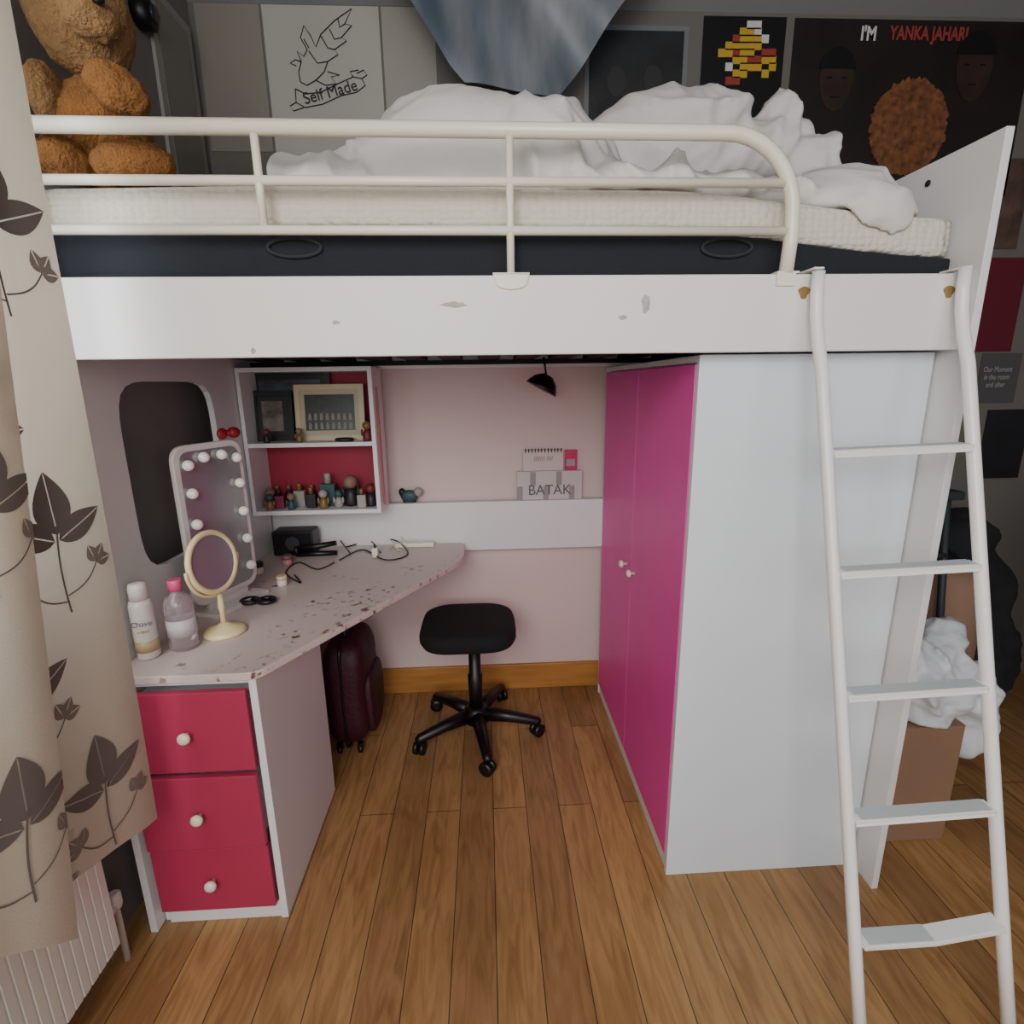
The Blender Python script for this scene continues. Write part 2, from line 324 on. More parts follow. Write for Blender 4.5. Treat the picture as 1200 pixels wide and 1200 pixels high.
# ---------------------------------------------------------------- mattress etc
def sag(x): 
    t=max(0,min(1,(x-.35)/.7)); return -.062*t*t*(3-2*t)*1.0 - .004*math.sin(x*5)
def slab(name,z0,z1,x0,x1,y0,y1,m,r=.02,zs0=1,seg=48):
    mb=MB(); vs=[]; pr=rpoly([(y0,z0),(y0,z1),(y1,z1),(y1,z0)],r,5); n=len(pr)
    for i in range(seg+1):
        x=x0+(x1-x0)*i/seg; e=min(1,min(i,seg-i)); s=sag(x)
        for (y,z) in pr:
            k=(z-z0)/(z1-z0); yy=y if e else y+(0.01 if y<(y0+y1)/2 else -.01)
            vs.append((x,yy,z+s*(k if not zs0 else 1)))
    fs=[(i*n+j,i*n+(j+1)%n,(i+1)*n+(j+1)%n,(i+1)*n+j) for i in range(seg) for j in range(n)]
    mb.add(vs,fs,0,True); mb.f.append(list(range(n))); mb.m.append(0); mb.s.append(False); mb.f.append([seg*n+j for j in range(n)]); mb.m.append(0); mb.s.append(False)
    return mb.build(name,m)
tag(slab('mattress',1.728,1.808,-.895,1.05,.055,1.0,MMATT,r=.018),'cream quilted mattress bending down at its right end','mattress')
ul=tag(slab('navy_underlay',1.522,1.7265,-.895,1.055,.05,1.0,MNAVY,r=.012,zs0=0),'dark navy padded underlay beneath the cream mattress','underlay')
for px in (345,852):
    c=PY(px,290,.046)
    MB().tube([(c.x+.055*math.cos(a),.046,c.z+.018*math.sin(a)) for a in [2*PI*i/28 for i in range(28)]],.0045,8,closed=True).build('handle',mat('webbing_grey','#22262c',.8),ul)
def ridge(p): return 1-2*abs(noise.noise(p))
DIRS=[(Vector((.9,.1,.42)),Vector((-.42,0,.9))),(Vector((.35,.3,-.88)),Vector((.88,0,.35))),(Vector((.75,-.2,-.62)),Vector((.6,.1,.78)))]
def crease(p):
    w=Vector((noise.noise(p*3+Vector((5,0,0))),noise.noise(p*3+Vector((0,7,0))),noise.noise(p*3+Vector((0,0,9)))))*.10
    q=p+w; t=0
    for i,(u,v) in enumerate(DIRS):
        mask=max(0,min(1,.5+1.6*noise.noise(p*2.2+Vector((i*13,i*5,2)))))
        n=noise.noise(Vector((q.dot(u)*2.2,q.dot(v)*11,q.y*2.0+i*10)))
        n2=noise.noise(Vector((q.dot(u)*4.5,q.dot(v)*24,q.y*4+i*20)))
        t+=mask*((1-abs(n)*2)**3*.9+.35*(1-abs(n2)*2)**3)
    return t
def fold(p,d,a1,a2):
    n1=noise.noise(p*3.2+Vector((3,1,7)))
    q=p+d*(a1*n1+a2*(crease(p)-.6)); mt=1.811+sag(q.x)
    if q.z<mt and q.y>.05: q.z=mt+.001
    q.x=min(q.x,1.05); q.y=max(q.y,.03); return q
def cloth(name,ells,m,vox=.0075,a1=.05,a2=.028,it=3):
    mb=MB()
    for c,r in ells: mb.ell(c,r,0,150,None,lambda p,d:fold(p,d,a1,a2))
    def md(o):
        r=o.modifiers.new('remesh','REMESH'); r.mode='VOXEL'; r.voxel_size=vox; r.use_smooth_shade=True
        s=o.modifiers.new('smooth','SMOOTH'); s.iterations=it; s.factor=.5
    return mb.build(name,m,None,mods=md)
tag(cloth('duvet',[((-.08,.36,1.87),(.31,.26,.225)),((.14,.36,1.87),(.25,.25,.17)),((-.28,.28,1.84),(.14,.17,.09)),((-.37,.22,1.83),(.10,.1,.05)),
  ((.45,.24,1.825),(.42,.17,.05)),((.3,.2,1.82),(.25,.1,.035)),((.82,.19,1.80),(.17,.13,.075)),((.72,.13,1.81),(.10,.06,.035)),((.86,.12,1.775),(.11,.08,.055))],MSHEET,a2=.034),'white crumpled duvet heaped on the mattress behind the guard rail','duvet')
tag(cloth('pillow',[((.60,.62,1.90),(.30,.16,.10)),((.56,.55,2.05),(.28,.16,.15)),((.40,.56,1.985),(.18,.14,.085)),((.80,.54,2.04),(.17,.13,.10)),((.85,.50,2.12),(.06,.06,.07)),((.93,.50,2.01),(.10,.10,.08)),((.90,.50,2.08),(.07,.05,.05))],MSHEET,a1=.03,a2=.028,it=5),'white rumpled pillow heaped high near the right end panel','pillow')
# teddy
TO=Vector((-.007,-.075,0))
ted=thing('teddy_bear','large brown teddy bear sitting at the left end of the bed','teddy bear',Vector((-.79,.22,1.81))+TO)
def fz(p,d): return p+TO+d*(.008*noise.noise(p*14)+.005*noise.noise(p*70))
def T0(p): return Vector(p)+TO
MB().ell((-.795,.24,1.925),(.085,.1,.115),0,110,None,fz).build('body',MORANGE,ted)
hd=MB().ell((-.80,.23,2.15),(.09,.095,.11),0,110,None,fz).build('head',MTAN,ted)
MB().ell((-.74,.165,2.11),(.048,.045,.038),0,70,None,fz).build('muzzle',MTAN,hd)
MB().ell(T0((-.702,.130,2.122)),(.012,.010,.009)).build('nose',MBLK,hd)
for sx in (-1,1):
    MB().ell((-.805+sx*.06,.21,2.25),(.03,.018,.03),0,48,None,fz).build('ear',MTAN,hd)
    MB().ell(T0((-.775+sx*.032,.138,2.165)),.007).build('eye',MBLK,hd)
MB().ell((-.715,.17,1.995),(.062,.045,.04),0,70,Matrix.Rotation(.5,4,'Y'),fz).build('arm',MORANGE,ted)
MB().ell((-.850,.16,1.98),(.03,.04,.06),0,60,None,fz).build('arm',MTAN,ted)
MB().ell((-.705,.165,1.858),(.085,.055,.042),0,70,Matrix.Rotation(-.15,4,'Z'),fz).build('leg',MORANGE,ted)
MB().ell((-.83,.155,1.858),(.05,.065,.042),0,70,None,fz).build('leg',MORANGE,ted)
# ---------------------------------------------------------------- desk & drawers
desk=thing('desk','white angled desk top with worn stained surface under the bed','desk',(-.6,.5,.7245))
dp=rpoly([(-.9,-.012),(-.56,-.012),(-.095,.80),(-.10,1.02),(-.9,1.02)],[0,.03,.07,.03,0])
MB().prism(dp,'z',.7245,.745).build('desk_top',[MDESK],desk,.002)
du=thing('drawer_unit','white three drawer pedestal with crimson fronts under the desk','drawer unit',(-.735,.23,0))
MB().box(-.898,-.882,.012,.47,0,.723).build('side_panel',MW,du,.001); MB().box(-.586,-.568,0,.47,0,.723).build('side_panel',MW,du,.001)
b=MB(); b.box(-.882,-.586,.455,.47,0,.723); b.box(-.882,-.586,.012,.455,.705,.723); b.box(-.882,-.586,.004,.02,.0,.05); b.box(-.882,-.586,.02,.455,.03,.045)
b.build('carcass',MW,du,.0015)
for i,(z0,z1,yo) in enumerate(((.478,.697,0),(.254,.466,-.006),(.052,.247,.001))):
    d=MB().box(-.889,-.592,-.012+yo,.006+yo,z0,z1).build('drawer',MRED,du,.0015)
    MB().box(-.875,-.60,.0065+yo,.42,z0+.02,z1-.03).build('drawer_box',MW,d)
    MB().lathe([(.005,0),(.005,.010),(.013,.014),(.0155,.021),(.012,.027),(.004,.029)],(-.74,-.012+yo,(z0+z1)/2),20,0,Matrix.Rotation(PI/2,4,'X')).build('knob',MMET,d)
# hutch
hu=thing('shelf_unit','white two tier shelf unit with crimson back above the desk','shelf',(-.65,.95,.925))
MB().box(-.898,-.884,.85,1.028,.925,1.475).build('side_panel',MW,hu,.001); MB().box(-.426,-.41,.85,1.028,.925,1.475).build('side_panel',MW,hu,.001)
MB().box(-.884,-.426,1.02,1.027,.925,1.475).build('back_panel',MHUT,hu)
for z in (.925,1.185,1.459): MB().box(-.884,-.426,.852,1.02,z,z+.016).build('shelf_board',MW,hu,.001)
# ---------------------------------------------------------------- wardrobe
wa=thing('wardrobe','white wardrobe with two magenta doors facing the desk','wardrobe',(.78,.55,0))
MB().box(.496,1.056,.06,.078,0,1.464).build('side_panel',MWC,wa,.0015)
b=MB(); b.box(.496,1.056,1.01,1.028,0,1.464); b.box(.512,1.056,.078,1.01,1.446,1.464); b.box(1.04,1.056,.078,1.01,0,1.446); b.box(.5,.514,.078,1.01,0,.05); b.box(.514,1.04,.078,1.01,.05,.066)
b.box(.498,.512,.078,1.01,1.448,1.464); b.build('carcass',MW,wa,.0015)
for y0,y1,ky in ((.080,.545,.50),(.549,1.008,.60)):
    d=MB().box(.494,.510,y0,y1,.055,1.444).build('door',MPINK,wa,.001)
    MB().lathe([(.005,0),(.005,.012),(.012,.015),(.014,.021),(.010,.027),(.003,.028)],(.494,ky,.775),18,0,Matrix.Rotation(-PI/2,4,'Y')).build('knob',MMET,d)
# ---------------------------------------------------------------- stool
SX,SY=-.065,.76
st=thing('swivel_stool','black swivel stool on five castors beneath the bed','stool',(SX,SY,0))
pts=rpoly([(-.185,-.17),(.185,-.17),(.185,.17),(-.185,.17)],.12,8)
sm=MB(); n=len(pts); vs=[]; lay=[(.80,.437),(.95,.444),(1.0,.462),(1.0,.482),(.96,.502),(.85,.513),(.5,.517),(.0,.517)]
for s_,z in lay:
    for p in pts: vs.append((SX-.02+p[0]*s_,SY+p[1]*s_,z))
sm.add(vs,[(i*n+j,i*n+(j+1)%n,(i+1)*n+(j+1)%n,(i+1)*n+j) for i in range(len(lay)-1) for j in range(n)],0,True); sm.f.append(list(range(n))); sm.m.append(0); sm.s.append(False)
sm.build('seat',MBF,st)
MB().box(SX-.09,SX+.05,SY-.07,SY+.07,.418,.436).build('seat_plate',MBLK,st,.004)
MB().lathe([(.026,.10),(.030,.27),(.024,.275),(.024,.418)],(SX,SY,0),20).build('post',MBLK,st)
MB().lathe([(.05,.06),(.05,.11),(.034,.13)],(SX,SY,0),20).build('hub',MBLK,st)
for k in range(5):
    a=math.radians(-80+72*k); c,s_=math.cos(a),math.sin(a)
    lg=MB().tube([(SX+c*.03,SY+s_*.03,.09),(SX+c*.14,SY+s_*.14,.083),(SX+c*.25,SY+s_*.25,.066),(SX+c*.262,SY+s_*.262,.06)],[.03,.024,.018,.012],12).build('leg',MBLK,st)
    w=MB(); Mx=Matrix.Rotation(a+.8,4,'Z')@Matrix.Rotation(PI/2,4,'X')
    for o_ in (-.022,.004): w.lathe([(.012,0),(.027,.002),(.027,.016),(.012,.018)],Vector((SX+c*.25,SY+s_*.25,.0275))+Mx.to_3x3()@Vector((0,0,o_)),18,0,Mx)
    w.tube([(SX+c*.25,SY+s_*.25,.03),(SX+c*.25,SY+s_*.25,.06)],.007,8); w.build('castor',MBLK,lg)
# suitcase
su=thing('suitcase','dark maroon soft suitcase standing in the shadow under the desk','suitcase',(-.56,.78,0))
m=MB(); 
def superell(c,r,e=.35,seg=48):
    vs=[]; rings=24
    sg=lambda v:math.copysign(abs(v)**e,v)
    for i in range(rings+1):
        ph=PI*i/rings
        for j in range(seg):
            th=2*PI*j/seg; p=Vector((sg(math.sin(ph))*sg(math.cos(th))*r[0],sg(math.sin(ph))*sg(math.sin(th))*r[1],sg(math.cos(ph))*r[2]))+Vector(c)
            vs.append(p+Vector((1,0,0))*.008*noise.noise(p*9))
    return vs,[(i*seg+j,i*seg+(j+1)%seg,(i+1)*seg+(j+1)%seg,(i+1)*seg+j) for i in range(rings) for j in range(seg)]
v_,f_=superell((-.56,.78,.25),(.085,.15,.22),.5); m.add(v_,f_,0,True); m.build('shell',MMAROON,su)
m=MB(); v_,f_=superell((-.475,.78,.19),(.02,.11,.13),.5); m.add(v_,f_,0,True); m.build('side_pocket',MMAROON,su)
MB().tube([(-.56,y,z) for y,z in rpoly([(.632,.032),(.928,.032),(.928,.468),(.632,.468)],.05)],.006,8,closed=True).build('zip',MBLK,su)
MB().tube([(-.56,.72,.468),(-.56,.73,.492),(-.56,.83,.492),(-.56,.84,.468)],.007,8).build('handle',MBLK,su)
for y in (.67,.89):
    for x in (-.60,-.52): MB().lathe([(.016,-.007),(.016,.007)],(x,y,.016),14,0,Matrix.Rotation(PI/2,4,'Y')).box(x-.01,x+.01,y-.01,y+.01,.016,.044).build('wheel',MBLK,su)
# ---------------------------------------------------------------- radiator + curtains
ra=thing('radiator','white ribbed radiator under the curtain beside the drawers','radiator',(-.94,-.7,.13))
y=-.15; front=[]
while y>-1.25:
    front+=[(-.893,y),(-.893,y-.018),(-.8945,y-.0195),(-.8945,y-.0225)]; y-=.024
MB().prism([(-.925,-.15)]+front+[(-.925,y)],'z',.13,.72).build('panel',MRADI,ra)
MB().box(-.985,-.93,-1.24,-.17,.16,.70).build('convector_fins',MRADI,ra)
MB().tube([(-.94,-.13,.17),(-.94,-.085,.17),(-.94,-.085,.0)],.008,10).build('pipe',mat('pipe_paint','#cfc8c0',.4),ra)
MB().lathe([(.013,0),(.016,.01),(.016,.04),(.01,.045)],(-.94,-.085,.16),16).tube([(-.94,-.15,.17),(-.94,-.085,.17)],.012,10).build('valve',MRADI,ra)
def curtain(name,label,X0,yfar,ylen,tilt,hemf,amp,per,ph,seed,sstart,xtop=0,zst=.40):
    random.seed(seed); NS=220; path=[]
    for i in range(NS+1):
        t=i/NS; y=yfar-t*ylen
        path.append((X0+amp*math.cos((y-yfar)*2*PI/per+ph)+.15*amp*math.sin(y*37), y+.3*amp*math.sin((y-yfar)*4*PI/per)))
    S=[0]
    for i in range(NS): S.append(S[-1]+math.dist(path[i],path[i+1]))
    def surf(s,z,off=0,clamp=True):
        s=max(0.0,min(S[-1]-1e-6,s)); lo=0; hi=NS
        while hi-lo>1:
            m_=(lo+hi)//2
            if S[m_]<=s: lo=m_
            else: hi=m_
        t=(s-S[lo])/(S[hi]-S[lo]); a=path[lo]; b_=path[hi]
        x=a[0]+(b_[0]-a[0])*t; y=a[1]+(b_[1]-a[1])*t; dx=b_[0]-a[0]; dy=b_[1]-a[1]; l=math.hypot(dx,dy)
        nx,ny=-dy/l,dx/l
        if nx<0: nx,ny=-nx,-ny
        if clamp: z=max(z,hemf(s))
        return Vector((x+nx*off+.005*math.sin(z*2.3+y*3)+xtop*(z-.43),y+ny*off-tilt*(1.67-z),z))
    cm=MB(); R=50; n=NS+1; vs=[]
    for i in range(R+1):
        for s in S: h=hemf(s); vs.append(surf(s,h+(2.58-h)*i/R))
    cm.add(vs,[(i*n+j,i*n+j+1,(i+1)*n+j+1,(i+1)*n+j) for i in range(R) for j in range(NS)],0,True)
    def leaf(s0,z0,ang,Ln,W,mi):
        N=12; ca,sa=math.cos(ang),math.sin(ang)
        for side in (-1,1):
            vs=[]
            for i in range(N+1):
                t=i/N; w=W*math.sin(PI*t**.8)**.9*(1-.1*t) if 0<t<1 else 0
                for q_ in (.035,.35,.7,1):
                    a_=t*Ln; b_=side*w*q_ if w>0 else 0
                    if q_==.035: b_=side*min(.0012,w)
                    vs.append(surf(s0+a_*ca-b_*sa,z0+a_*sa+b_*ca,.0014 if mi==3 else .002))
            cm.add(vs,[(i*4+j,i*4+j+1,(i+1)*4+j+1,(i+1)*4+j) for i in range(N) for j in range(3)],mi,True)
    def stem(p0,p1,w=.0014,bend=0,mi=1):
        vs=[]; N=12; d=Vector((p1[0]-p0[0],p1[1]-p0[1])); nn=Vector((-d.y,d.x)).normalized()
        for i in range(N+1):
            t=i/N; c=Vector(p0)+d*t+nn*bend*math.sin(PI*t)
            for sd in (-1,1): vs.append(surf(c.x+nn.x*w*sd,c.y+nn.y*w*sd,.0026))
        cm.add(vs,[(i*2,i*2+1,i*2+3,i*2+2) for i in range(N)],mi,True)
    def sprig(s,z,k,fl,md=1):
        stem((s,z-.03*k),(s+.003*fl,z+.12*k),.002,.006*fl)
        leaf(s+.003*fl,z+.105*k,PI/2+.05*fl,.105*k,.036*k,md)
        for a,h,l,w,mi in ((.42,.095,.095,.024,md),(PI-.42,.095,.095,.024,md)):
            leaf(s+.005*math.cos(a),z+h*k,a,l*k,w*k,mi)
        for sd,h,L,mi in ((1,-.01,.085,2),(-1,0,.08,2)):
            e=(s+sd*L*.8*k,z+(h+L*.5)*k); stem((s,z+h*k),e,.0015,-.010*sd*k)
            for da in (0,.95,-.95): leaf(e[0],e[1],(PI/2-.6*sd)+da,.034*k,.0125*k,mi)
    def pale(s,z,k):
        for a in (PI/2,.5,PI-.5): leaf(s,z,a,.07*k,.026*k,3)
    def small(s,z,k):
        stem((s,z-.05*k),(s,z+.01),.0014,.006)
        for a in (PI/2,.35,PI-.35,-.45,PI+.45): leaf(s,z,a,.045*k,.014*k,2)
    row=0; z=zst
    while z<2.45:
        s=sstart+(row%2)*.13
        while s<S[-1]+.1:
            sprig(s,z,1.12*random.uniform(.96,1.04),1 if row%2 else -1)
            small(s+.13,z-.02,1.0); pale(s+.13,z+.06,.8)
            s+=.26
        z+=.262; row+=1
    return tag(cm.build(name,[MCUR,MLEAF,MLEAF2,MLEAF3]),label,'curtain')
curtain('curtain','cream leaf-print curtain hanging nearest the desk and bed end',-.812,-.10,.27,0,lambda s:.43+.30*min(s,.27),.020,.85,.1,3,.12,.022,.51)
curtain('curtain','cream leaf-print curtain panel with lower hem, furthest left over the radiator',-.787,-.235,.85,.105,lambda s:.415+.85*min(s,.16),.010,.30,.4,8,.075,.018,.60)
rod=thing('curtain_rod','pale curtain rod on the left wall carrying the leafy curtain','curtain rod',(-.83,-.65,2.6))
MB().tube([(-.76,-1.35,2.60),(-.76,-.03,2.60)],.014,12).build('pole',MRADI,rod)
for y in (-1.3,-.06): MB().tube([(-.999,y,2.60),(-.76,y,2.60)],.008,8).build('wall_bracket',MRADI,rod)
# ---------------------------------------------------------------- posters
def prect(l,t,r,b,Y): 
    cy=(t+b)/2; cx=(l+r)/2
    return PY(l,cy,Y).x,PY(r,cy,Y).x,PY(cx,b,Y).z,PY(cx,t,Y).z
def poster(name,label,rect,m,cat='poster',border=None):
    x0,x1,z0,z1=prect(*rect,WY); z1=min(z1,CZ-.08)
    t=thing(name,label,cat,((x0+x1)/2,WY-.003,z0))
    if border is not None:
        MB().box(x0,x1,WY-.004,WY+.001,z0,z1).build('border',border,t); g=.018
        MB().box(x0+g,x1-g,WY-.006,WY-.004,z0+g,z1-g).build('print',m,t)
    else: MB().box(x0,x1,WY-.004,WY+.001,z0,z1).build('sheet',m,t)
    return t
PYY=WY-.0065
def pxp(x,y,Y=PYY): return PY(x,y,Y)
def strokes(par,name,lines,r,m):
    for ln in lines: MB().tube([pxp(*p) for p in ln],r,6).build(name,m,par)
p=poster('bird_drawing','pale paper with line drawing of flying bird and banner',(316,6,449,196),mat('bird_paper','#aba69e',.7))
S_=[[(352,96),(350,84),(353,72),(348,60),(356,66),(360,58),(352,44),(356,30),(364,42),(370,55),(376,40),(392,24),(412,10),(404,28),(412,30),(400,44),(406,48),(392,58),(396,64),(384,72),(380,84),(370,94),(360,100),(352,96)],
    [(352,72),(346,70),(340,74),(347,77)],[(362,60),(372,74),(384,72)],[(376,42),(384,56),(392,58)],[(386,34),(392,46),(400,44)],[(370,94),(382,100),(394,98),(388,90),(398,88),(384,84)],[(356,46),(362,56)],[(396,22),(398,32),(404,28)],
    [(346,104),(358,110),(376,108),(396,98),(414,90),(424,92),(428,100),(418,108),(400,112),(378,122),(358,126),(347,120),(346,104)],[(424,92),(430,88),(426,82),(418,86)],[(347,120),(340,124),(344,130),(356,126)],[(414,90),(410,84),(420,82)]]
strokes(p,'bird_line',S_,.0018,MINK)
text('Self Made',p,'banner_lettering',pxp(387,108,WY-.008),.052,MINK,(PI/2,-.24,0))
poster('pale_print','blank pale paper sheet between bird drawing and blue cloth',(451,8,512,170),mat('pale_sheet','#9a948c',.7))
poster('faded_poster','faded grey paper sheet left of the bird drawing',(238,4,312,178),mat('faded_sheet','#837c73',.7))
p=poster('band_poster','dark poster with pale border and dim figures beside blue cloth',(684,30,803,200),mat('dim_print','#17181b',.5,var=(7,.8),col2='#2b2d30'),border=mat('pale_border','#6e7174',.6))
for cx in (722,765):
    c=pxp(cx,95); MB().prism([(c.x+.035*math.cos(a),c.z+.05*math.sin(a)) for a in [2*PI*i/16 for i in range(16)]]+[], 'y',WY-.008,WY-.0062).build('portrait_face',mat('dim_face','#2b2a2c',.6),p)
    c2=pxp(cx,135); MB().prism([(c.x-.075,c2.z-.05),(c.x-.065,c.z-.07),(c.x-.02,c.z-.045),(c.x+.02,c.z-.045),(c.x+.065,c.z-.07),(c.x+.075,c2.z-.05)],'y',WY-.0075,WY-.0062).build('portrait_shoulders',mat('dim_coat','#1d1e22',.7),p)
p=poster('pixel_poster','black poster with yellow, red and white pixel blocks',(821,20,916,150),MPBLK)
pix=['....ww..','...yyw..','..ryyyw.','.yyyyy..','yyryy.rr','..yyrryy','.w.yyy.y','..yy..y.','.rr.....']
mm=MB()
for j,rw in enumerate(pix):
    for i,ch in enumerate(rw):
        if ch in 'yrw':
            a=pxp(842+i*8.5,24+j*8.2); mm.box(a.x,a.x+.0275,WY-.006,WY-.0042,a.z-.0265,a.z,'yrw'.index(ch))
mm.build('pixel_print',[MYEL,MTEXTR,MTEXTW],p)
p=poster('film_poster','large dark poster with two faces, orange fuzzy ball and lettering',(922,24,1195,230),mat('film_print','#100e10',.5,var=(5,.6),col2='#241a17'))
text("I'M",p,'white_lettering',pxp(1018,40,WY-.006),.062,MTEXTW,bold=.002,sx=.8); text('YANKA JAHARI',p,'red_lettering',pxp(1089,40,WY-.006),.060,MTEXTR,bold=.002,sx=.74)
for cx,cy,s_ in ((980,95,1.0),(1142,80,1.1)):
    c=pxp(cx,cy)
    f=MB().prism([(c.x+.065*s_*math.cos(a)*(1+.12*math.sin(a)),c.z+.1*s_*math.sin(a)) for a in [2*PI*i/24 for i in range(24)]],'y',WY-.0062,WY-.0045).build('portrait_face',mat('face_print','#3b2821',.6,var=(9,.8)),p)
    MB().prism([(c.x+.07*s_*math.cos(a),c.z+.04*s_+.07*s_*math.sin(a)) for a in [PI*i/12 for i in range(13)]],'y',WY-.0075,WY-.0064).build('hair',MPBLK,f)
    for sx in (-1,1): MB().box(c.x+sx*.028*s_-.010,c.x+sx*.028*s_+.010,WY-.007,WY-.0063,c.z+.008,c.z+.014).build('eye',MPBLK,f)
    MB().box(c.x-.018,c.x+.018,WY-.007,WY-.0063,c.z-.055,c.z-.050).build('mouth',MPBLK,f)
c=pxp(1064,150); random.seed(3)
MB().prism([(c.x+(.155+random.uniform(-.008,.008))*math.cos(a),c.z+(.165+random.uniform(-.008,.008))*math.sin(a)) for a in [2*PI*i/120 for i in range(120)]],'y',WY-.009,WY-.0045).build('fuzzy_ball',mat('fuzzy_orange_print','#84532f',.8,var=(40,.7),col2='#4b2b18'),p)
poster('collage_poster','dark photo collage poster right of the end panel',(1162,186,1200,292),mat('collage_print','#2a2320',.5,var=(10,.8),col2='#6a5348'))
poster('crimson_poster','plain crimson poster on the wall behind the ladder top',(1146,302,1194,412),mat('crimson_print','#5d1022',.6))
p=poster('lettered_poster','grey poster with white lettering under the crimson poster',(1146,414,1192,472),mat('grey_print','#4d4c4e',.6))
text('Our Moment\nin the room\nand after',p,'white_lettering',pxp(1168,442,WY-.006),.032,mat('dim_white_print','#9a9a9a',.6),sx=.75)
poster('dark_poster','nearly black poster low on the wall behind the ladder',(1150,480,1200,560),mat('dark_print','#1b1c22',.6,var=(8,.5)))
c=PX(160,16,WX); wl_=thing('wall_lamp','small round black lamp on the wall above the teddy bear','lamp',c)
Ry=Matrix.Rotation(PI/2,4,'Y')
MB().lathe([(.04,0.001),(.045,.02),(.042,.04),(.025,.05)],c,24,0,Ry).build('housing',MBLK,wl_); MB().lathe([(.025,.0505),(.022,.056),(.01,.058)],c,24,0,Ry).build('lens',mat('dark_lens','#2a2d33',.1),wl_)
a=PX(178,60,WX); b_=PX(222,60,WX); zt=2.62; zb=1.95
fr=thing('glass_frame','thin pale framed glazed print on left wall near the corner','picture frame',(WX+.01,(a.y+b_.y)/2,zb))
MB().box(WX+.001,WX+.012,a.y,b_.y,zb,zt).build('frame',mat('frame_grey','#96928c',.4),fr); MB().box(WX+.0122,WX+.014,a.y+.03,b_.y-.03,zb+.03,zt-.03).build('print',mat('print_grey','#807b74',.25),fr)
# blue cloth
bc=MB(); rows=30; cols=50; YB=.86
edgeL=[(440,-60),(476,0),(508,50),(528,84),(545,104)]; edgeR=[(805,-75),(734,0),(708,36),(684,70),(655,112)]
def lerp(e,t):
    t*=len(e)-1; i=min(int(t),len(e)-2); f=t-i; return (e[i][0]*(1-f)+e[i+1][0]*f,e[i][1]*(1-f)+e[i+1][1]*f)
vs=[]
for i in range(rows+1):
    l=lerp(edgeL,i/rows); r=lerp(edgeR,i/rows)
    for j in range(cols+1):
        t=j/cols; pt=PY(l[0]*(1-t)+r[0]*t,l[1]*(1-t)+r[1]*t,YB); dg=pt.x*.75+pt.z*.66
        pt.y+=.03*math.sin(dg*11)+.012*math.sin(dg*27+1)+.02*noise.noise(pt*3); pt.z=min(pt.z,CZ-.002); vs.append(pt)
bc.add(vs,[(i*(cols+1)+j,i*(cols+1)+j+1,(i+1)*(cols+1)+j+1,(i+1)*(cols+1)+j) for i in range(rows) for j in range(cols)],0,True)
tag(bc.build('hanging_cloth',mat('blue_grey_cloth','#4a5663',.45,var=(2.0,.5,.38,.60),stretch=(2.5,1,.7),rot=(0,.85,0),col2='#83868a')),'shiny blue grey cloth draped from the ceiling over the bed','cloth')
# ---------------------------------------------------------------- desk items
DZ=.7455
def put(px,py): return PZ(px,py,DZ)
can=thing('spray_can','tall white deodorant can at the front of the desk','spray can',(-.864,.09,DZ))
MB().lathe([(.022,0),(.026,.004),(.026,.14),(.022,.155)],(-.864,.09,DZ),28).build('body',mat('can_white','#ddd6cf',.3),can)
MB().lathe([(.021,.1555),(.021,.185),(.018,.196),(.008,.198)],(-.864,.09,DZ),28).build('cap',mat('cap_white','#e8e4de',.3),can)
MNI=mat('navy_ink','#5a6480',.5)
text('Dove',can,'lettering',(-.850,.062,DZ+.10),.020,MNI,(PI/2,0,.4))
text('original',can,'lettering',(-.850,.062,DZ+.08),.009,mat('gold_ink','#9b7b3f',.5),(PI/2,0,.4))
MB().lathe([(.0263,.02),(.0263,.05)],(-.864,.09,DZ),28).build('label_band',mat('gold_band','#b9a27a',.35),can)
bt=thing('toner_bottle','clear cosmetic bottle with pink cap on the desk','bottle',(-.80,.135,DZ))
MB().lathe([(.030,0),(.034,.006),(.034,.12),(.028,.14),(.013,.15),(.013,.158)],(-.80,.135,DZ),28).build('body',MGLASS,bt)
MB().lathe([(.0345,.04),(.0345,.085)],(-.80,.135,DZ),28).build('paper_label',mat('label_white','#bdb4b8',.5),bt)
MB().lathe([(.0165,.1585),(.0165,.185),(.014,.188)],(-.80,.135,DZ),24).build('cap',mat('cap_pink','#d4567f',.35),bt)
c=Vector((-.735,.215,DZ)); rm=thing('makeup_mirror','round cream yellow makeup mirror on a pedestal stand','mirror',c)
MB().lathe([(.054,0),(.056,.006),(.046,.014),(.02,.022),(.008,.03)],c,32).build('base',MCREAM,rm)
MB().lathe([(.008,.028),(.006,.06),(.009,.075),(.006,.115)],c,16).build('stem',MCREAM,rm)
nrm=Vector((.96,-.26,.14)).normalized(); Mx=nrm.to_track_quat('Z','Y').to_matrix().to_4x4(); ctr=c+Vector((-.005,0,.205))
MB().tube([ctr+(Mx.to_3x3()@Vector((.08*math.cos(a),.08*math.sin(a),0))) for a in [2*PI*i/40 for i in range(40)]],.008,10,closed=True).build('ring_frame',MCREAM,rm)
MB().lathe([(.078,-.004),(.078,.003)],ctr,40,0,Mx).build('mirror_glass',MMIRR,rm)
hx=Vector((.26,.96,0)).normalized()
MB().tube([ctr+hx*.092*math.cos(a)+Vector((0,0,1))*.092*math.sin(a) for a in [-PI+PI*i/20 for i in range(21)]],.0045,8).build('yoke',MCREAM,rm)
vm=thing('vanity_mirror','white tabletop vanity mirror edged with round bulbs','mirror',(-.825,.43,DZ))
P0=Vector((-.868,.31,DZ)); P1=Vector((-.785,.545,DZ)); w=(P1-P0).length; ex=(P1-P0).normalized(); en=Vector((ex.y,-ex.x,0)); ez=Vector((0,0,1))
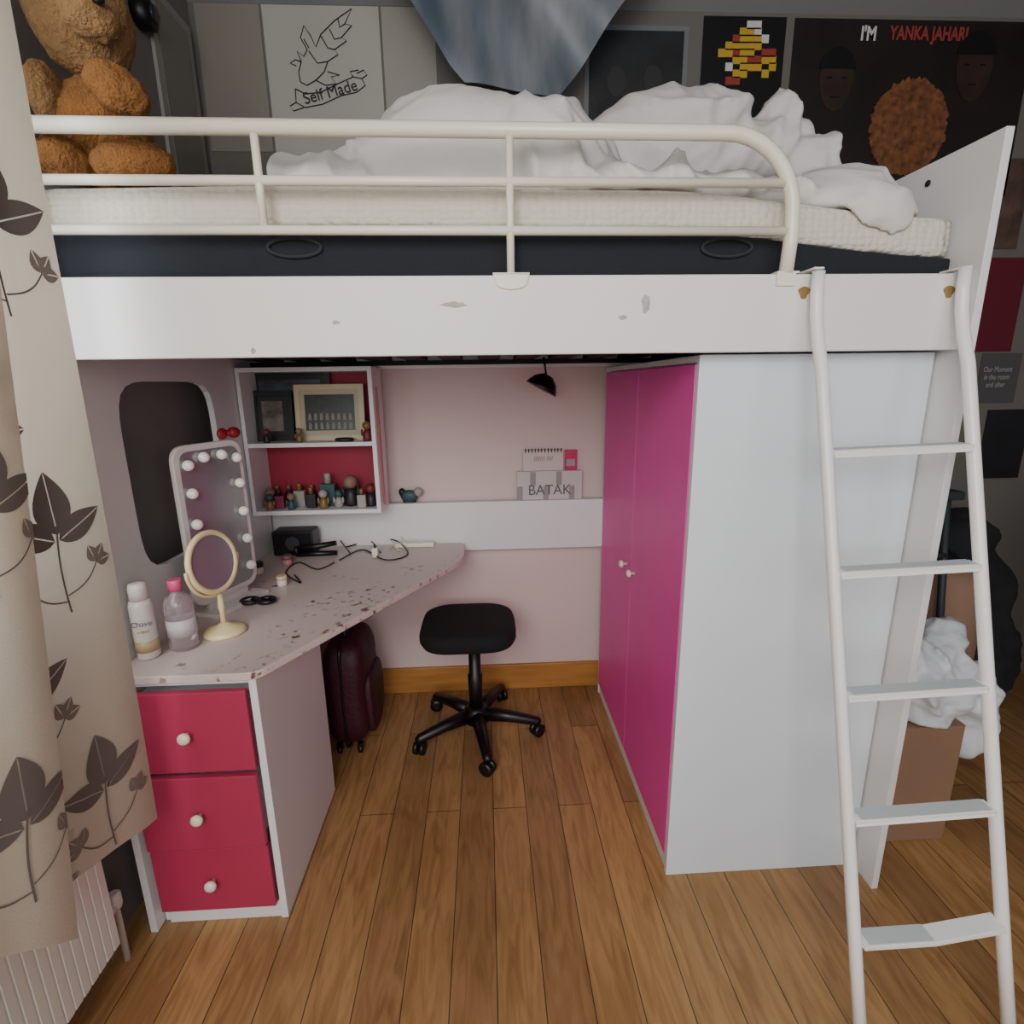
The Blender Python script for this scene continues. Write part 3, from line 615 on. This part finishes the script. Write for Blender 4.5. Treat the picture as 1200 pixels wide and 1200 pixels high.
Mv=Matrix((ex,en,ez)).transposed().to_4x4(); Mv.translation=P0
def loc(x,y,z): return Mv@Vector((x,y,z))
def rp(poly,y0,y1): return MB().prism(poly,'y',y0,y1).xf(Mv)
rp(rpoly([(0,.03),(w,.03),(w,.505),(0,.505)],.05),0,.016).build('frame',mat('mirror_white','#d6cfcb',.35),vm,.003)
rp(rpoly([(.018,.05),(w-.018,.05),(w-.018,.487),(.018,.487)],.035),.0165,.018).build('mirror_glass',MMIRR,vm)
m=MB(); m.box(.02,w-.02,-.012,.07,.0,.012); m.box(.05,w-.05,.0,.016,.012,.035); m.xf(Mv).build('base',mat('mirror_base','#d0c8c4',.35),vm)
for x,z in [(.036,.10),(.036,.19),(.036,.28),(.036,.37),(.036,.45),(w-.036,.10),(w-.036,.19),(w-.036,.28),(w-.036,.37),(w-.036,.45),(w*.37,.466),(w*.63,.466)]:
    MB().ell(loc(x,.028,z),.0155,0,18).build('bulb',MBULB,vm)
bw=thing('hair_bow','small red spotted hair bow on top of vanity mirror','hair bow',(loc(w-.04,.008,.5065)))
o=loc(w-.04,.012,.525); mred=mat('bow_red','#a01522',.6,var=(40,.5))
MB().ell(o+ex*.022,(.018,.024,.017),0,16).build('loop',mred,bw); MB().ell(o-ex*.024,(.012,.024,.017),0,16).build('loop',mred,bw); MB().ell(o,.010,0,14).build('knot',mred,bw)
c=put(303,707); sc=thing('hair_claw','black hair claw lying on the desk near vanity mirror','hair clip',c)
for sx in (-1,1):
    MB().tube([c+Vector((sx*.026+.023*math.cos(a)*1.0,.020*math.sin(a),.010)) for a in [2*PI*i/18 for i in range(18)]],.008,8,closed=True).build('loop',MBLK,sc)
MB().tube([c+Vector((-.03,-.005,.006)),c+Vector((-.075,-.02,.006))],[.008,.003],8).build('blade',MBLK,sc)
def pot(px,py,col,lab,lm,k=1):
    c=put(px,py); j=thing('cosmetic_pot',lab,'pot',c)
    MB().lathe([(.014*k,0),(.016*k,.003*k),(.016*k,.022*k)],c,20).build('body',mat('pot'+col,col,.35),j); MB().lathe([(.017*k,.0225*k),(.017*k,.034*k),(.015*k,.036*k)],c,20).build('lid',lm,j)
pot(303,672,'#c9b2a8','small beige cream pot with black lid beside vanity mirror',MBLK,1.2)
pot(331,686,'#e0d6d0','low white cream pot right of the vanity mirror',MCREAM)
pot(337,662,'#b9827c','rosy cream pot on the desk behind the white pot',mat('lid_dusty','#8d5560',.4),1.1)
c=Vector((-.80,.94,DZ)); sp=thing('speaker','small black speaker box beneath the shelf unit','speaker',c)
MB().box(-.86,-.70,.90,.99,DZ,DZ+.10).build('cabinet',MBLK,sp,.006); MB().lathe([(.03,0),(.028,.004)],(-.78,.8995,DZ+.05),24,0,Matrix.Rotation(PI/2,4,'X')).build('cone',mat('cone_grey','#333438',.5),sp)
c=put(368,652); hs=thing('hair_straightener','black hair straightener lying on the back of the desk','straightener',c)
for dz,a_ in ((.010,.0),(.034,.12)): MB().tube([c+Vector((-.06,0,dz)),c+Vector((.01,.005,dz+a_*.05)),c+Vector((.09,.01,dz+a_*.14))],[.011,.012,.010],10).build('arm',MBLK,hs)
MB().ell(c+Vector((-.066,0,.022)),(.010,.012,.022),0,14).build('hinge',MBLK,hs)
def spl(pts):
    P=[]; pp=[Vector(p) for p in pts]
    for i in range(len(pp)-1):
        p0=pp[max(i-1,0)];p1=pp[i];p2=pp[i+1];p3=pp[min(i+2,len(pp)-1)]
        for k in range(8):
            t=k/8; P.append(.5*((2*p1)+(p2-p0)*t+(2*p0-5*p1+4*p2-p3)*t*t+(3*p1-p0-3*p2+p3)*t**3))
    P.append(pp[-1]); return P
def cable(name,label,pts,r,m): return tag(MB().tube(spl(pts),r,8).build(name,m),label,'cable')
def dpt(px,py,h=.003): p=put(px,py); p.z=DZ+h; return p
cable('power_cable','thin black cable looped over the back of the desk',[dpt(398,657),dpt(425,645),dpt(452,657,.003),dpt(478,650),dpt(462,638,.02),dpt(430,636,.003),dpt(405,642)],.0028,MBLK)
cable('power_cable','black cable rising in a loop at the back of desk',[dpt(410,650,.009),dpt(398,634,.025),dpt(418,628,.04),dpt(436,638,.012),dpt(446,650,.009)],.0026,MBLK)
cable('power_cable','black cable trailing along the desk toward the vanity mirror',[dpt(392,660),dpt(372,668),dpt(350,660),dpt(335,672),dpt(352,684),dpt(345,676,.009)],.0026,MBLK)
cable('charging_cable','thin white charging cable by the white plug on desk',[dpt(467,648,.014),dpt(452,634,.03),dpt(440,628,.035),dpt(462,624,.04),dpt(472,640,.026)],.0022,MMET)
c=put(488,640); tag(MB().box(c.x-.09,c.x+.075,c.y-.02,c.y+.02,DZ,DZ+.018).build('extension_socket',MMET,None,.004),'long white extension socket at the back of the desk','socket')
c=put(440,652); pl=thing('plug','small white plug lying on the desk beside the cables','plug',c)
MB().box(c.x-.012,c.x+.012,c.y-.012,c.y+.012,DZ+.006,DZ+.036).build('body',MMET,pl,.004); MB().box(c.x-.010,c.x+.010,c.y-.010,c.y+.010,DZ,DZ+.0058).build('base',MMET,pl); MB().box(c.x-.004,c.x+.004,c.y-.003,c.y+.003,DZ+.036,DZ+.05).build('prong',MBLK,pl)
# picture frames in the shelf unit
SZ2=1.2015; SZ1=.9415
def pic(label,l,t,r,b,Y,mf,mi,tilt=.12,th=.012,pas=None):
    x0=PY(l,(t+b)/2,Y).x; x1=PY(r,(t+b)/2,Y).x; z0=SZ2; z1=PY((l+r)/2,t,Y).z
    o=thing('picture_frame',label,'picture frame',((x0+x1)/2,Y,z0))
    Mx=Matrix.Translation((0,Y,z0))@Matrix.Rotation(-tilt,4,'X')@Matrix.Translation((0,-Y,-z0))
    g=.02; m=MB(); m.box(x0,x0+g,Y,Y+th,z0,z1,0,Mx).box(x1-g,x1,Y,Y+th,z0,z1,0,Mx).box(x0+g,x1-g,Y,Y+th,z0,z0+g,0,Mx).box(x0+g,x1-g,Y,Y+th,z1-g,z1,0,Mx); m.build('frame',mf,o,.001)
    MB().box(x0+g,x1-g,Y+.004,Y+.009,z0+g,z1-g,0,Mx).build('mount',pas or mf,o)
    MB().box(x0+g*1.9,x1-g*1.9,Y+.002,Y+.0038,z0+g*1.9,z1-g*1.9,0,Mx).build('photograph',mi,o)
    return o,(x0,x1,z0,z1,Mx,Y)
mph=mat('team_photo','#1c241f',.4,var=(26,.6),col2='#39423b'); mcr=mat('cream_frame','#cdbd9b',.45)
po,(x0,x1,z0,z1,Mx,Y)=pic('cream framed group photograph on the top shelf',344,450,426,510,.93,mcr,mph,.10,.012,mat('mount_cream','#bfb59b',.7))
mgp=mat('tiny_people_print','#8f897c',.6)
ppl=MB()
for r_ in range(2):
    for k in range(8):
        x=x0+.055+(x1-x0-.11)*k/7; z=z0+.055+r_*.035
        ppl.prism([(x-.006,z-.012),(x+.006,z-.012),(x+.005,z+.006),(x+.003,z+.014),(x-.003,z+.014),(x-.005,z+.006)],'y',Y+.0012,Y+.0018)
ppl.xf(Mx).build('group_print',mgp,po)
pic('dark framed photograph at the left of the top shelf',294,458,342,512,.94,MBLK,mat('portrait_photo','#8d8075',.4,var=(14,.7),col2='#221d1b'),.08)
pic('wide dark frame standing behind the cream frame',292,433,388,510,.98,MBLK,mat('wide_photo','#4d5662',.4,var=(12,.7),col2='#1a1c1f'),.04,.01)
def figure(name,label,x,y,z,k,m1,m2,cat='figurine',grp=None):
    o=thing(name,label,cat,(x,y,z),grp)
    MB().lathe([(.011*k,0),(.013*k,.006*k),(.010*k,.022*k),(.006*k,.032*k)],(x,y,z),16).build('body',m1,o)
    MB().ell((x,y,z+.041*k),.012*k,0,16).build('head',m2,o)
    for s_ in (-1,1): MB().ell((x+s_*.013*k,y-.003,z+.022*k),(.004*k,.004*k,.01*k),0,10).build('arm',m1,o)
    return o
mfa=mat('fig_red','#6f2626',.5); mfb=mat('fig_skin','#87695a',.6); mfc=mat('fig_teal','#2f4f50',.5); mfd=mat('fig_dark','#241f28',.5); mfe=mat('fig_gold','#7c6233',.4); mff=mat('fig_white','#9b9490',.5)
x=PY(350,505,.885).x; figure('figurine','small gold bodied figurine in front of the cream frame',x,.885,SZ2,1.0,mfe,mfb)
x=PY(432,505,.89).x; figure('figurine','small red bodied figurine at right end of top shelf',x-.006,.89,SZ2,1.4,mfa,mfe)
x=PY(312,508,.875).x; figure('figurine','small dark bodied figurine at the left of the top shelf',x,.875,SZ2,1.0,mfd,mfa)
x=PY(403,508,.885).x; c=Vector((x,.885,SZ2)); tg=thing('bracelet','dark beaded bracelet on the top shelf under the cream frame','bracelet',c)
MB().tube([c+Vector((.03*math.cos(a),.02*math.sin(a),.0065)) for a in [2*PI*i/20 for i in range(20)]],.006,8,closed=True).build('bead_ring',mfd,tg)
def scent(label,x,y,z,k,m1,m2,grp=None):
    o=thing('perfume_bottle',label,'perfume bottle',(x,y,z),grp)
    MB().box(x-.014*k,x+.014*k,y-.009*k,y+.009*k,z,z+.042*k).build('body',m1,o,.003); MB().lathe([(.006*k,.0425*k),(.006*k,.06*k),(.005*k,.062*k)],(x,y,z),14).build('cap',m2,o)
L=[('f',304,'red bodied figurine leftmost on the lower shelf',1.4,mfa,mfb,.93),('f',316,'small gold figurine with teal head on lower shelf',1.2,mfe,mfc,.875),('s',328,'pink perfume bottle on the lower shelf beside gold figurine',1.2,mat('dusty_pink','#7c3048',.4),MBLK,.90),('f',341,'teal figurine on the lower shelf',1.2,mfc,mfb,.88),
   ('s',352,'pale box-shaped perfume bottle behind the teal figurine',1.5,mff,mfe,.935),('s',365,'dark square perfume bottle on the lower shelf',1.3,mfd,mfe,.90),
   ('f',379,'gold bodied figurine in the middle of the lower shelf',1.4,mfe,mff,.885),('s',386,'tall teal perfume bottle at the back of lower shelf',2.1,mfc,mff,.94),('f',397,'pale figurine with teal head on the lower shelf',1.3,mff,mfc,.90),('f',412,'tallest dark figurine with tan head on lower shelf',2.3,mfd,mfb,.93),('s',424,'pale perfume bottle near right end of lower shelf',1.2,mff,mfe,.885),('f',437,'dark figurine with red head rightmost on the lower shelf',1.7,mfd,mfa,.91)]
for k,px,lab,s_,a1,a2,Y in L:
    x=PY(px,585,Y).x
    x=max(-.855,min(-.458,x))
    if k=='f': figure('figurine',lab,x,Y,SZ1,s_,a1,a2)
    else: scent(lab,x,Y,SZ1,s_,a1,a2)
for k in range(9):
    x=-.85+k*.046; o=thing('sample_vial','tiny dark capped perfume vial in back row of lower shelf','perfume vial',(x,.99,SZ1),'perfume vials at the back of the lower shelf')
    MB().lathe([(.012,0),(.013,.003),(.013,.05),(.007,.056)],(x,.99,SZ1),14).build('body',mfd,o); MB().lathe([(.008,.0565),(.008,.075),(.006,.077)],(x,.99,SZ1),12).build('cap',mfe,o)
tag(MB().tube(spl([(-.405,.90,1.40),(-.405,.895,1.2),(-.405,.90,.98),(-.4045,.91,.97),(-.405,.915,1.2),(-.405,.90,1.40)]),.0025,8).build('necklace',mat('necklace_pink','#c56a6a',.5)),'thin pinkish bead necklace hanging on the side of shelf unit','necklace')
# things on the back ledge
LZ=.9205
x0=PY(606,568,1.045).x; x1=PY(682,568,1.045).x; zt=PY(644,552,1.045).z
gb=thing('game_box','white box printed with grey letters leaning on the back ledge','box',((x0+x1)/2,1.05,LZ))
MB().box(x0,x1,1.045,1.062,LZ,zt).build('carton',mat('box_white','#c4bbbb',.6),gb,.001)
m=MB(); dx=(x1-x0)/10; dz=(zt-LZ)/2
for i in range(10):
    for j in range(2):
        if (i*3+j*2)%4==0: m.box(x0+i*dx,x0+(i+1)*dx-.004,1.0435,1.0448,LZ+j*dz,LZ+(j+1)*dz-.003)
m.build('chequer_print',mat('print_grey_sq','#938b8d',.6),gb)
text('BATAK',gb,'lettering',((x0+x1)/2,1.043,LZ+.04),.062,mat('grey_ink','#5b5456',.6),sx=.95)
x0=PY(613,540,1.068).x; x1=PY(660,540,1.068).x; zt=PY(640,528,1.068).z
nb=thing('notebook','spiral notebook standing behind the lettered white box','notebook',((x0+x1)/2,1.07,LZ))
MB().box(x0,x1,1.064,1.071,LZ,zt).build('pages',mat('note_page','#cfc1bc',.7),nb)
m=MB()
for i in range(12):
    xx=x0+.01+(x1-x0-.02)*i/11; m.tube([(xx,1.0675+.008*math.cos(a),zt+.008*math.sin(a)) for a in [2*PI*k/10 for k in range(10)]],.0018,6,closed=True)
m.build('spiral',MBLK,nb); text('/////// ////',nb,'cover_print',((x0+x1)/2,1.0625,zt-.035),.03,MTEXTR,sx=.8)
x0=PY(661,540,1.066).x; x1=PY(676,540,1.066).x
pk=thing('pink_packet','slim pink packet standing right of the spiral notebook','packet',((x0+x1)/2,1.066,LZ)); MB().box(x0+.004,x1,1.064,1.071,LZ,PY(668,527,1.066).z).build('sleeve',MPK,pk,.001); MB().box(x0+.01,x1-.008,1.0625,1.0638,LZ+.14,LZ+.17).build('label',mff,pk)
c=Vector((PY(480,585,1.05).x,1.05,LZ)); og=thing('ornament','small teal and black animal ornament on back ledge beside shelves','ornament',c)
MB().ell(c+Vector((0,0,.028)),(.038,.018,.027),0,20).build('body',mfc,og); MB().ell(c+Vector((.038,0,.045)),(.02,.016,.02),0,16).build('head',mff,og)
for sx in (-.02,.02): MB().ell(c+Vector((sx,0,.008)),(.009,.012,.008),0,12).build('foot',MBLK,og)
MB().ell(c+Vector((-.03,0,.045)),(.014,.013,.018),0,14).build('tail',MBLK,og)
c=PY(634,440,.85); hl=thing('hanging_lamp','small black lamp shade hanging under the bed','lamp',(c.x,.85,1.4))
MB().lathe([(.062,.0),(.058,.012),(.045,.035),(.02,.055)],(c.x,.85,1.385),24,0,Matrix.Rotation(.5,4,'Y')).build('shade',MBLK,hl); MB().tube([(c.x+.02,.85,1.43),(c.x+.01,.85,1.4995)],.004,8).build('cord',MBLK,hl)
# ---------------------------------------------------------------- clutter to the right of the bed
bx=thing('cardboard_box','tall brown cardboard box on the floor behind the ladder','box',(1.26,.3,0))
MB().box(1.10,1.40,.13,.46,0,.40).build('carton',MCARD,bx,.003)
MB().box(1.10,1.25,.13,.46,.4005,.404).build('flap',MCARD,bx); MB().box(1.2515,1.40,.13,.46,.4005,.404).build('flap',MCARD,bx)
def bagfn(p,d):
    q=p+d*(.03*ridge(p*8)+.02*(crease(p*1.6)-.6))
    if q.x<1.405: q.z=max(q.z,.408)
    return q
m=MB(); m.ell((1.32,.26,.51),(.15,.13,.12),0,90,None,bagfn); m.ell((1.455,.2,.42),(.05,.08,.14),0,70,None,bagfn); m.ell((1.38,.25,.62),(.05,.05,.05),0,50,None,bagfn)
def md(o):
    r=o.modifiers.new('r','REMESH'); r.mode='VOXEL'; r.voxel_size=.007; r.use_smooth_shade=True
tag(m.build('carrier_bag',MBAG,None,mods=md),'crumpled white carrier bag slumped over the cardboard box','bag')
c=PY(1100,705,.62); cs=thing('rolled_cushion','beige rounded bundle behind the right end panel','cushion',(c.x+.05,.62,.0))
MB().lathe([(.10,0),(.11,.02),(.11,.60),(.10,.68),(.06,.72)],(c.x+.03,.62,0),28).build('roll',mat('beige_cloth','#94745f',.9,var=(6,.2)),cs)
def garment(label,ells,col):
    def ctn(p,d):
        q=p+d*(.03*ridge(p*5)+.03*(crease(p)-.6)); return Vector((q.x,min(q.y,1.07),max(q.z,.001)))
    m=MB()
    for c_,r_ in ells: m.ell(c_,r_,0,70,None,ctn)
    def md2(o):
        r=o.modifiers.new('r','REMESH'); r.mode='VOXEL'; r.voxel_size=.012; r.use_smooth_shade=True
    return tag(m.build('clothes_heap',mat('garment'+col,col,.9,var=(6,.4)),None,mods=md2),label,'clothes')
garment('dark grey clothes heaped on the floor at the far right',[((2.03,.84,.25),(.19,.17,.28)),((2.04,.86,.5),(.16,.14,.22)),((2.0,.88,.72),(.10,.10,.12))],'#1c1d22')
garment('black coat heap in the corner behind the ladder',[((2.38,.42,.35),(.16,.16,.42)),((2.38,.44,.75),(.14,.13,.3))],'#111216')
garment('greyish brown clothes bundle low behind the cardboard box',[((1.66,.90,.18),(.11,.10,.2)),((1.67,.92,.4),(.10,.09,.2))],'#2b2724')
sf=thing('folding_frame','dark grey folding frame leaning behind the ladder at right','frame',(1.6,.55,0))
for x,xx in ((1.50,1.56),(1.68,1.58)):
    MB().tube([(x,.50,0.0),(xx,.53,1.02)],.012,8).build('leg',MGR,sf)
for z in (.5,.8): MB().tube([(1.50+.06*z/1.02,.515,z),(1.68-.1*z/1.02,.515,z)],.009,8).build('crossbar',MGR,sf)
MB().box(1.52,1.62,.50,.56,1.0,1.03).build('top_cap',MGR,sf,.005)
# ---------------------------------------------------------------- light
def area(name,loc,target,size,sy,e,col):
    l=bpy.data.lights.new(name,'AREA'); l.shape='RECTANGLE'; l.size=size; l.size_y=sy; l.energy=e; l.color=col
    o=bpy.data.objects.new(name,l); C.objects.link(o); o.location=loc; o.rotation_euler=(Vector(target)-Vector(loc)).to_track_quat('-Z','Y').to_euler(); return o
area('key_light',(-.70,-2.3,1.95),(.4,.4,.65),1.6,1.4,74,(1,.98,.955))  # main area light added behind the camera, left; no window stands here
area('fill_light',(.9,-2.6,1.7),(.1,.6,.8),2.2,1.4,18,(.97,.98,1))  # weaker area light added behind the camera as fill, without a fixture
area('left_window_light',(-.96,-.71,1.68),(0,-.71,1.5),1.0,1.2,12,(1,.96,.92))
w=bpy.data.worlds.new('world'); bpy.context.scene.world=w; w.use_nodes=True
w.node_tree.nodes['Background'].inputs[0].default_value=(.95,.96,1,1); w.node_tree.nodes['Background'].inputs[1].default_value=.65
